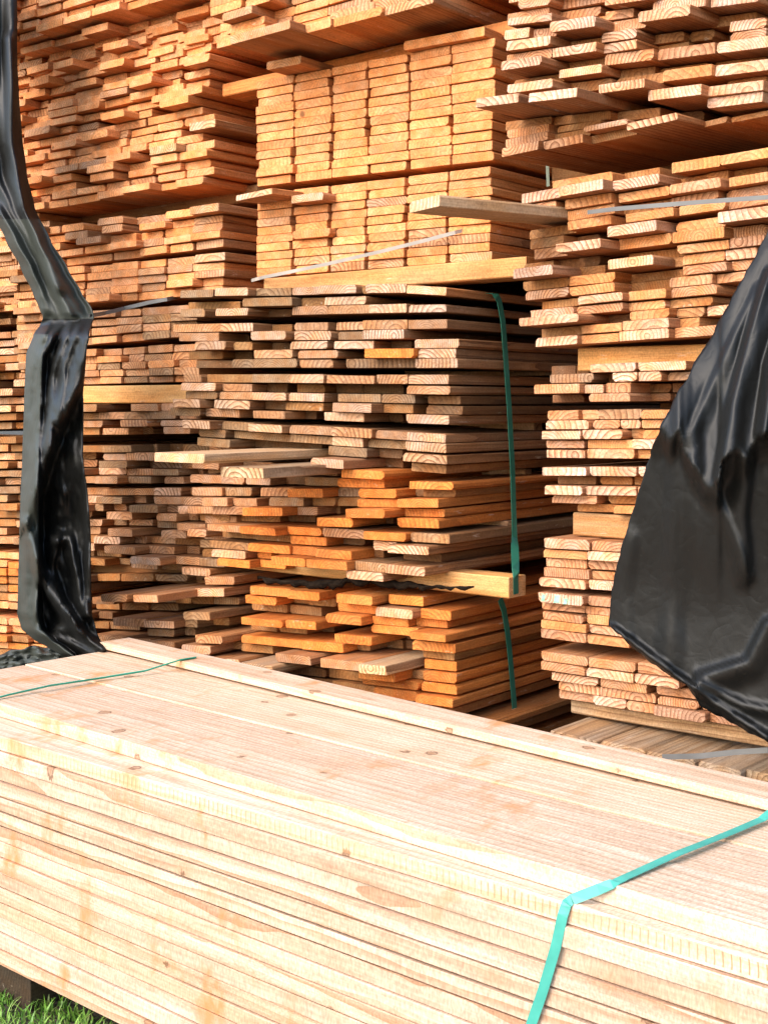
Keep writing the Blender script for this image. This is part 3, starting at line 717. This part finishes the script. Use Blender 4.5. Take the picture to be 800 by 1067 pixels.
def left_Y(u, v, s):
    y = 2.42
    if v < 330:
        d = .05 * math.sin(math.pi * min(1, max(0, s))) + .010 * math.sin(s * 13 + v * .02) + .005 * math.sin(s * 23 - v * .012)
        d += crest((u, v), [(8, 40), (12, 150), (25, 215), (60, 300)], .03, 9, 6)
        d += crest((u, v), [(-2, 220), (30, 275), (45, 325)], .035, 8, 12)
        d += .02 * noise.noise(Vector((u * .05, v * .012, 0)))
    else:
        k = smooth(v, 330, 352)
        d = .05 * k
        d += .07 * smooth(s, 0, .22) * k                       # the flat outer fold turns round the stack's corner
        d -= .05 * smooth(s, .24, .34) * smooth(v, 470, 560)
        for ln, h, w0, w1 in (([(98, 334), (80, 400), (50, 470), (26, 545)], .060, 9, 18),
                              ([(66, 333), (44, 372), (38, 480), (40, 640)], .022, 5, 7), ([(76, 333), (57, 385), (52, 470)], .026, 5, 6),
                              ([(85, 333), (66, 380), (60, 440)], .026, 5, 5), ([(56, 333), (35, 360), (28, 430), (27, 640)], .02, 6, 6),
                              ([(26, 545), (40, 590), (62, 628), (84, 655)], .045, 7, 9), ([(34, 560), (46, 610), (70, 650)], .03, 5, 6),
                              ([(90, 480), (93, 560), (92, 640)], .035, 8, 5), ([(60, 565), (52, 590), (64, 625), (78, 650)], .03, 6, 8),
                              ([(55, 562), (72, 560), (88, 640)], .035, 7, 8), ([(62, 655), (85, 660), (108, 678)], .04, 7, 9), ([(40, 660), (70, 668), (100, 684)], .03, 6, 6)):
            d += crest((u, v), ln, h, w0, w1) * smooth(v, 330, 345)
        d += (.020 * noise.noise(Vector((u * .06, v * .03, 1))) + .008 * noise.noise(Vector((u * .2, v * .12, 4)))) * k
        d += crest((u, v), [(40, 332), (70, 330), (98, 330)], .03, 7, 5)
    return y - d
lrows = []
v = -60
while v <= 684:
    lrows.append((v, interp(LT_TAB, v))); v += 4
tl = sheet('tarpaulin', lrows, 44, left_Y, [TARP, TARP_GREEN], lambda v, s: 1 if (v > 345 and s < .27) or (225 < v < 332) else 0)
tag(tl, 'narrow black tarpaulin knotted at half height and hanging twisted down the left column', 'tarpaulin')

RE = [(225, 806), (240, 800), (262, 789), (285, 776), (312, 761), (340, 746), (385, 720), (420, 700), (447, 687), (470, 678), (490, 672), (520, 663), (545, 655), (575, 646), (600, 640), (625, 636), (651, 634)]
BREAK = [(680, 446), (688, 447), (698, 457), (707, 448), (713, 468), (722, 487), (735, 504), (748, 508), (753, 480), (765, 472), (776, 474), (790, 456), (802, 453), (860, 450), (960, 440)]
BOT = [(634, 652), (645, 662), (660, 676), (680, 692), (700, 706), (715, 714), (722, 724), (730, 737), (748, 746), (765, 755), (785, 766), (805, 776), (860, 800), (960, 830)]
def right_d(u, v):
    vb = interp(BREAK, u)[0]
    if v < vb:
        d = .03 + .15 * max(0, (v - 235)) / (vb - 235)
        k = 1
    else:
        d = .18 - .045 * smooth(v, vb - 6, vb + 30) - .05 * smooth(v, vb, 650)
        k = .45
    for ln, h, w0, w1 in (([(802, 285), (782, 350), (764, 420), (750, 500)], .035, 22, 8), ([(800, 262), (760, 330), (718, 420), (708, 450)], .012, 20, 16), ([(790, 300), (752, 380), (722, 450), (722, 487)], .012, 14, 7),
                          ([(830, 300), (805, 380), (796, 450)], .06, 14, 10), ([(870, 300), (850, 400), (845, 470)], .06, 16, 14)):
        d += crest((u, v), ln, h, w0, w1) * (1 if v < vb else .25)
    for ln, h, w0, w1 in (([(703, 450), (706, 520), (700, 620), (695, 690)], .012, 18, 14), ([(778, 480), (772, 540), (778, 600)], .018, 10, 16), ([(656, 560), (648, 620), (650, 660)], .008, 12, 14),
                          ([(745, 510), (770, 570), (776, 590)], .010, 5, 14), ([(640, 655), (700, 700), (730, 722), (800, 768)], .03, 4, 7),
                          ([(730, 706), (780, 690), (800, 650)], .025, 8, 22), ([(728, 712), (775, 735), (810, 742)], .016, 6, 9)):
        d += crest((u, v), ln, h, w0, w1) * (1 if v > vb else 0)
    d += k * .014 * noise.noise(Vector((u * .022, v * .010, 2))) + .002 * noise.noise(Vector((u * .06, v * .025, 5))) + .0006 * noise.noise(Vector((u * .16, v * .12, 9)))
    return d
def right_sheet():
    nu, nv = 110, 130
    V, Fc = [], []
    # columns run along the left edge then the bottom: rows from the top edge down
    edge = [(p[1], p[0]) for p in RE]
    for i in range(nv + 1):
        t = i / nv
        v0 = 222 + t * (652 - 222)
        uL = interp(RE, v0)[0]
        for k in range(nu + 1):
            s = (k / nu) ** 1.15
            u = uL + s * (905 - uL)
            # below the left corner the bottom hem runs down to the right
            hem = interp(BOT, u)[0]
            v = 222 + t * (hem - 222) if u > 634 else v0
            top = 222
            # keep the row's left point on the outline
            v = v0 + (v - v0) * smooth(s, 0, .02) if s < .02 else v
            if k == 0: u += 1.2 * noise.noise(Vector((v0 * .11, 2, 0))) + .8 * noise.noise(Vector((v0 * .4, 2, 0)))
            V.append(at(u, v + (1.5 * noise.noise(Vector((u * .12, 5, 0))) if i == nv else 0), 2.44 - right_d(u, v)))
    n = nu + 1
    for i in range(nv):
        for k in range(nu): Fc.append((i * n + k, (i + 1) * n + k, (i + 1) * n + k + 1, i * n + k + 1))
    o = mesh_obj('tarpaulin', V, Fc, TARP, True)
    md = o.modifiers.new('thickness', 'SOLIDIFY'); md.thickness = .003; md.offset = -1
    return tag(o, 'wide black tarpaulin pulled aside over the right column, folded at its middle', 'tarpaulin')
right_sheet()
def crumple(name, label, uvs, Y, mat, seed):
    V, Fc = [], []
    nu, nv = 36, 14
    for i in range(nv + 1):
        for k in range(nu + 1):
            s, t = k / nu, i / nv
            (u0, v0, u1, v1, hgt) = uvs
            u = u0 + (u1 - u0) * s; v = v0 + (v1 - v0) * s - hgt * math.sin(math.pi * min(1, s * .9 + .05)) * (1 - t) * (1 + .5 * noise.noise(Vector((s * 6, seed, 0)))) + t * 14
            d = .05 * noise.noise(Vector((s * 7, t * 4, seed))) + .03 * noise.noise(Vector((s * 19, t * 9, seed)))
            V.append(at(u, v, Y - t * .05 - d))
    n = nu + 1
    for i in range(nv):
        for k in range(nu): Fc.append((i * n + k, (i + 1) * n + k, (i + 1) * n + k + 1, i * n + k + 1))
    o = mesh_obj(name, V, Fc, mat, True)
    md = o.modifiers.new('thickness', 'SOLIDIFY'); md.thickness = .002
    return tag(o, label, 'plastic sheet')
crumple('plastic_sheet', 'crumpled grey plastic lying behind the left end of the foreground bundle', (-30, 694, 86, 684, 14), 2.43, TARP_GREEN, 3)

# ---- strapping bands
def band(name, label, pts, width_dir, w, t, mat, out=None):
    V, Fc = [], []
    wd = Vector(width_dir).normalized()
    P = [Vector(p) for p in pts]
    for i, p in enumerate(P):
        tg = (P[min(i + 1, len(P) - 1)] - P[max(i - 1, 0)]).normalized()
        wv = (wd - tg * wd.dot(tg)).normalized()
        nv = tg.cross(wv).normalized()
        for a, b in ((-1, -1), (1, -1), (1, 1), (-1, 1)): V.append(p + wv * (a * w / 2) + nv * (b * t / 2))
    for i in range(len(P) - 1):
        for k in range(4):
            a, b = i * 4 + k, i * 4 + (k + 1) % 4
            Fc.append((a, b, b + 4, a + 4))
    Fc.append((0, 1, 2, 3)); n = 4 * (len(P) - 1); Fc.append((n + 3, n + 2, n + 1, n))
    o = mesh_obj(name, V, Fc, mat)
    bm = bmesh.new(); bm.from_mesh(o.data); bmesh.ops.recalc_face_normals(bm, faces=bm.faces[:]); bm.to_mesh(o.data); bm.free()
    return tag(o, label, 'strap', None)
def dense(pts, n=6):
    out = []
    for a, b in zip(pts, pts[1:]):
        a, b = Vector(a), Vector(b)
        for i in range(n): out.append(a.lerp(b, i / n))
    out.append(Vector(pts[-1])); return out
zt1, zt2 = CAMH - D1 + .0022, CAMH - .70 + .0022
LZ = CAMH - .676
near = [(-.835, 2.222, LZ + .002), (-.855, 2.12, LZ + .003), (-.871, 2.06, zt2 + .006), (-.885, 1.96, zt2 + .005), (-.905, 1.82, zt2 + .006), (-.924, 1.69, zt2 + .002), (-.930, 1.663, zt2 - .001),
        (-.984, 1.642, zt1 + .002), (-.989, 1.6355, zt1 - .003), (-.993, 1.631, zt1 - .02), (-1.004, 1.629, CAMH - .80), (-1.026, 1.629, CAMH - .87), (-1.046, 1.629, CAMH - .925), (-1.074, 1.629, CAMH - 1.05), (-1.094, 1.630, CAMH - 1.23)]
band('strapping_band', 'bright teal strap bent over the front edge of the foreground bundle', dense(near, 3), (1, .25, 0), .0155, .0012, STRAP_TEAL)
far = [(-2.545, 2.335, LZ + .003), (-2.553, 2.285, LZ + .003), (-2.58, 2.19, zt2 + .008), (-2.616, 2.062, zt2 + .004), (-2.625, 1.93, zt2 + .008), (-2.63, 1.818, zt2 + .005), (-2.635, 1.768, zt2 + .001),
       (-2.64, 1.70, zt1 + .006), (-2.64, 1.673, zt1), (-2.642, 1.663, zt1 - .02), (-2.65, 1.662, CAMH - 1.23)]
band('strapping_band', 'thin green strap across the far left end of the foreground bundle', dense(far, 3), (.75, .1, .6), .009, .0012, STRAP_FAR)
SX = -1.862
g1 = [at(380, 302, 2.90), at(470, 304, 2.90)] + [at_x(u, v_, SX) for u, v_ in ((516, 306), (520, 313), (524, 335), (527, 375), (530.5, 425), (534, 490), (536, 560))] + [at_x(u, v_, -1.752) for u, v_ in ((537, 594), (537.5, 619))]
band('strapping_band', 'dark green strap down the side of the upper centre stack', dense(g1, 3), (0, 1, 0), .021, .0015, STRAP_GREEN)
g2 = [at_x(u, v_, SX) for u, v_ in ((521, 624), (525, 636), (529, 660), (532, 690), (535, 725), (538, 765), (540, 800))]
band('strapping_band', 'dark green strap down the side of the lower centre stack', dense(g2, 3), (0, 1, 0), .021, .0015, STRAP_GREEN)
gr = [at(93, 329, 2.40), at(110, 326, 2.58), at(130, 321, 2.66), at(155, 315, 2.67), at(174, 311.5, 2.68), at(186, 309, 2.76)]
band('strapping_band', 'short grey band end running from the knotted tarpaulin over the left planks', dense(gr, 3), (0, 0, 1), .012, .0012, STRAP_GREY)
gr = [at(262, 292, 2.72), at(275, 288.5, 2.62), at(300, 283.5, 2.60), at(340, 275, 2.62), (at(400, 261, 2.63)), at(440, 251, 2.64), at(474, 242, 2.66), at(500, 235, 2.74)]
band('strapping_band', 'loose pale grey band sloping across the amber bundle', dense(gr, 3), (0, 0, 1), .0095, .0012, STRAP_PALE)
gr2 = [at(612, 221, 2.56), at(640, 217.5, 2.53), at(700, 212.5, 2.51), at(760, 208, 2.50), at(830, 203, 2.48)]
band('strapping_band', 'taut grey band crossing the upper right bundle', dense(gr2, 3), (0, 0, 1), .0095, .0012, STRAP_GREY)
gr3 = [at(690, 789, 2.44), at(730, 788, 2.42), at(765, 784, 2.41), at(830, 780, 2.40)]
band('strapping_band', 'grey band lying against the lowest right planks', dense(gr3, 3), (0, 0, 1), .011, .0012, STRAP_GREY)
wh = [at(570, 171, 2.80), at(570.5, 180, 2.79), at(571, 194, 2.79)]
band('strapping_band', 'short pale green band hanging under the top right bundle', dense(wh, 2), (1, 0, 0), .009, .001, plain_material('pale_green_band', (.16, .2, .14), .6))

# ------------------------------------------------------------------ share the planks out: the 300 that show most stand alone, the rest are one mass
BV, BF, OWN = [], [], []
for i, p in enumerate(PLANKS):
    n = len(BV); BV += p['geo'][0]; BF += [tuple(q + n for q in f) for f in p['geo'][1]]; OWN += [i] * len(p['geo'][1])
for o in OCC:
    n = len(BV); BV += [v_.co.copy() for v_ in o.data.vertices]; BF += [tuple(q + n for q in pl.vertices) for pl in o.data.polygons]; OWN += [-1] * len(o.data.polygons)
tree = BVHTree.FromPolygons([tuple(v_) for v_ in BV], BF, all_triangles=False)
count = [0] * len(PLANKS)
cam0 = Vector((0, 0, CAMH))
for iu in range(1, 800, 3):
    kX, kY = kx(iu)
    for iv in range(1, 1067, 3):
        hit = tree.ray_cast(cam0, Vector((kX, kY, (HZ - iv) / F)).normalized())
        if hit[2] is not None and OWN[hit[2]] >= 0: count[OWN[hit[2]]] += 1
order = sorted(range(len(PLANKS)), key=lambda i: (-(count[i] + (100000 if PLANKS[i].get('force') and count[i] > 3 else 0)), i))
solo = set([i for i in order if count[i] > 0 and not (PLANKS[i]['key'] == 'FG' and not PLANKS[i]['label'])][:300])
MATS = [WOOD, FRESH, TEETH]
def lab_of(head, n, lay, phrase):
    long_ = f"{head}, {n} from left in {lay} layer down, {phrase}"
    return long_ if len(re.findall(r"[A-Za-z]+", long_)) <= 16 else f"{head}, {n} in {lay} layer down, {phrase}"
def describe(p):
    if p.get('label'): return p['label']
    B = BND[p['key']]
    n = ORD[p['col']] if p['col'] > 0 else 'hindmost'
    w = WORD[p['tone']]
    how = ' jutting' if p['p'] >= 6 else (' set-back' if p['p'] <= -2 else '')
    return lab_of(f"{w}{how} plank", n, ORD[max(1, p['row'])], B['phrase'])
GROUPS = {'L': 'planks stacked in the left column', 'F': 'planks stacked left of the tarpaulin', 'U': 'planks in the upper centre bundles', 'C': 'planks in the centre stacks', 'R': 'planks in the right column', 'X': 'planks sticking out of the stacks'}
used = set()
for i in order:
    if i not in solo: continue
    p = PLANKS[i]
    o = make_object('plank', [(p['geo'], 0)], [MATS[p['mat']]])
    lab = describe(p)
    if lab in used: lab = lab.replace(' plank,', ' recessed plank,', 1)
    used.add(lab)
    if p['key'] == 'R5' and p['row'] == 1 and p['col'] == 1:      # mint paint sprayed on this end
        Vp = [Vector(q) for q in p['geo'][0]]
        A_, B_, D_ = Vp[0], Vp[1], Vp[5]
        ex_, ez_ = (B_ - A_), Vector((0, 0, (Vp[5] - Vp[0]).z)); ny = Vector((0, -.0012, 0))
        for (s0, s1, t0, t1) in ((0, .09, .1, .9), (.32, .46, .05, .95), (.56, .66, 0, .7)):
            q = [A_ + ex_ * a_ + ez_ * b_ + ny for a_, b_ in ((s0, t0), (s1, t0 + .05), (s1 + .02, t1), (s0 + .03, t1 - .1))]
            mp = mesh_obj('paint_mark', q + [w_ - ny * .5 for w_ in q], [(0, 1, 2, 3), (0, 4, 5, 1), (1, 5, 6, 2), (2, 6, 7, 3), (3, 7, 4, 0)], PAINT); mp.parent = o
        lab = 'tan plank end with mint green paint marks on the right column'
    tag(o, lab, 'plank', 'planks of the foreground bundle' if p['key'] == 'FG' else GROUPS[p['key'][0]])
rest = [(p['geo'], p['mat']) for i, p in enumerate(PLANKS) if i not in solo] + GAP_BLOCKERS
# layers above the picture, so that the columns go on up as stacks do
for key, Y, x0, x1, z0 in (('L', 2.72, -5.2, -2.86, 2.42), ('U', 2.66, -2.80, -1.85, 2.38), ('R', 2.62, -1.68, .8, 2.30)):
    for r_ in range(14):
        x = x0; rr = random.Random(hash((key == 'L', r_)) & 0xffff)
        while x < x1:
            w_ = .125 + rr.uniform(-.004, .004)
            rest.append((plank_mesh(Vector((x, Y - rr.uniform(-.02, .03), z0 + r_ * .0255)), Vector((1, 0, 0)), Vector((0, 1, 0)), Vector((0, 0, 1)), w_, 3.0, .0245, 'p', rr), 0)); x += w_ + .002
st = make_object('stacked_planks', rest, MATS)
tag(st, 'many smaller and hidden planks filling the stacks of the timber wall', 'planks', None, 'stuff')
print('planks', len(PLANKS), 'seen', sum(1 for c in count if c), 'solo', len(solo), 'min rays', min(count[i] for i in solo))


# ------------------------------------------------------------------ ground, grass, the foreground bundle's own bearer
me = bpy.data.meshes.new('ground'); me.from_pydata([(-60, -60, 0), (60, -60, 0), (60, 60, 0), (-60, 60, 0)], [], [(0, 1, 2, 3)]); me.materials.append(SOIL)
g = bpy.data.objects.new('ground', me); COL.objects.link(g); tag(g, 'trodden dark soil under the timber', 'ground', None, 'structure')
mg, nt, b = newmat('grass_blades')
oi = N(nt, 'ShaderNodeAttribute', attribute_name='gc'); L(nt, oi.outputs['Color'], b.inputs['Base Color']); b.inputs['Roughness'].default_value = .5
b.inputs['Subsurface Weight'].default_value = 0
rg = random.Random(77)
V, Fc, GC = [], [], []
for i in range(20000):
    x, y = rg.uniform(-3.1, -1.2), rg.uniform(.8, 1.76)
    h = rg.uniform(.018, .052) * (1 if y < 1.6 else .8); an = rg.uniform(0, math.tau); wd = rg.uniform(.0018, .0042); ln = rg.uniform(.2, 1.1)
    dx, dy = math.cos(an), math.sin(an); lx, ly = math.cos(an + rg.uniform(-.6, .6) + 1.57), math.sin(an + 1.57)
    n = len(V)
    for t_ in (0, .4, .75, 1):
        cx, cy, cz = x + lx * h * ln * t_ ** 2, y + ly * h * ln * t_ ** 2, h * (t_ - .3 * ln * t_ ** 2)
        ww = wd * (1 - t_ * .92)
        V += [(cx - dx * ww, cy - dy * ww, cz), (cx + dx * ww, cy + dy * ww, cz)]
    c = rg.choice(((.14, .30, .03), (.20, .36, .05), (.09, .21, .025), (.26, .34, .08)))
    for k in range(3):
        Fc.append((n + k * 2, n + k * 2 + 1, n + k * 2 + 3, n + k * 2 + 2)); GC.append(c + (1,))
me = bpy.data.meshes.new('grass'); me.from_pydata(V, [], Fc); me.materials.append(mg)
A = me.attributes.new('gc', 'FLOAT_COLOR', 'CORNER'); A.data.foreach_set('color', [x for c in GC for _ in range(4) for x in c]); me.update()
gr_ = bpy.data.objects.new('grass', me); COL.objects.link(gr_); tag(gr_, 'short green grass in front of the foreground bundle', 'grass', None, 'stuff')
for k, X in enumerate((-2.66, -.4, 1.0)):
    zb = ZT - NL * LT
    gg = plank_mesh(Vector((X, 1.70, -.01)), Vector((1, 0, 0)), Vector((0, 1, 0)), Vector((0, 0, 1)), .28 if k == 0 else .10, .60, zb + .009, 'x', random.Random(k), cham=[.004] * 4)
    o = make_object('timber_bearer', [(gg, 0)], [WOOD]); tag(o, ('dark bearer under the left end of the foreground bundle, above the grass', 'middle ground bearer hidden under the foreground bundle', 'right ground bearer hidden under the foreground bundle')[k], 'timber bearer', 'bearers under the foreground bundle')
    if k: break

# ------------------------------------------------------------------ camera, light, look
cd = bpy.data.cameras.new('camera'); co = bpy.data.objects.new('camera', cd); COL.objects.link(co)
co.location = cam0; co.rotation_euler = (math.radians(90), 0, TH)
cd.sensor_fit = 'HORIZONTAL'; cd.sensor_width = 36; cd.lens = 36 * F / 800; cd.shift_y = -(533.5 - HZ) / 800; cd.clip_start = .05; cd.clip_end = 500
S.camera = co
W = bpy.data.worlds.new('World'); S.world = W; W.use_nodes = True
wn = W.node_tree; bg = wn.nodes['Background']
sky = wn.nodes.new('ShaderNodeTexSky'); sky.sky_type = 'NISHITA'; sky.sun_disc = False
EL, AZ = math.radians(38), math.radians(194)     # azimuth measured from +Y clockwise
sky.sun_elevation = EL; sky.sun_rotation = AZ; sky.air_density = 1.0; sky.dust_density = 2.0; sky.ozone_density = 1.0
wn.links.new(sky.outputs[0], bg.inputs[0]); bg.inputs[1].default_value = .15
sd = bpy.data.lights.new('sun', 'SUN'); sd.energy = .9; sd.angle = math.radians(55); sd.color = (1, .93, .85)
so = bpy.data.objects.new('sun', sd); COL.objects.link(so)
dirv = Vector((math.sin(AZ) * math.cos(EL), math.cos(AZ) * math.cos(EL), math.sin(EL)))
so.rotation_euler = dirv.to_track_quat('Z', 'Y').to_euler(); so.location = (0, -3, 6)
vs = S.view_settings
vs.view_transform = 'Standard'; vs.look = 'None'; vs.exposure = 1.8; vs.gamma = 1; vs.use_curve_mapping = False
S.cycles.max_bounces = 8; S.cycles.diffuse_bounces = 6
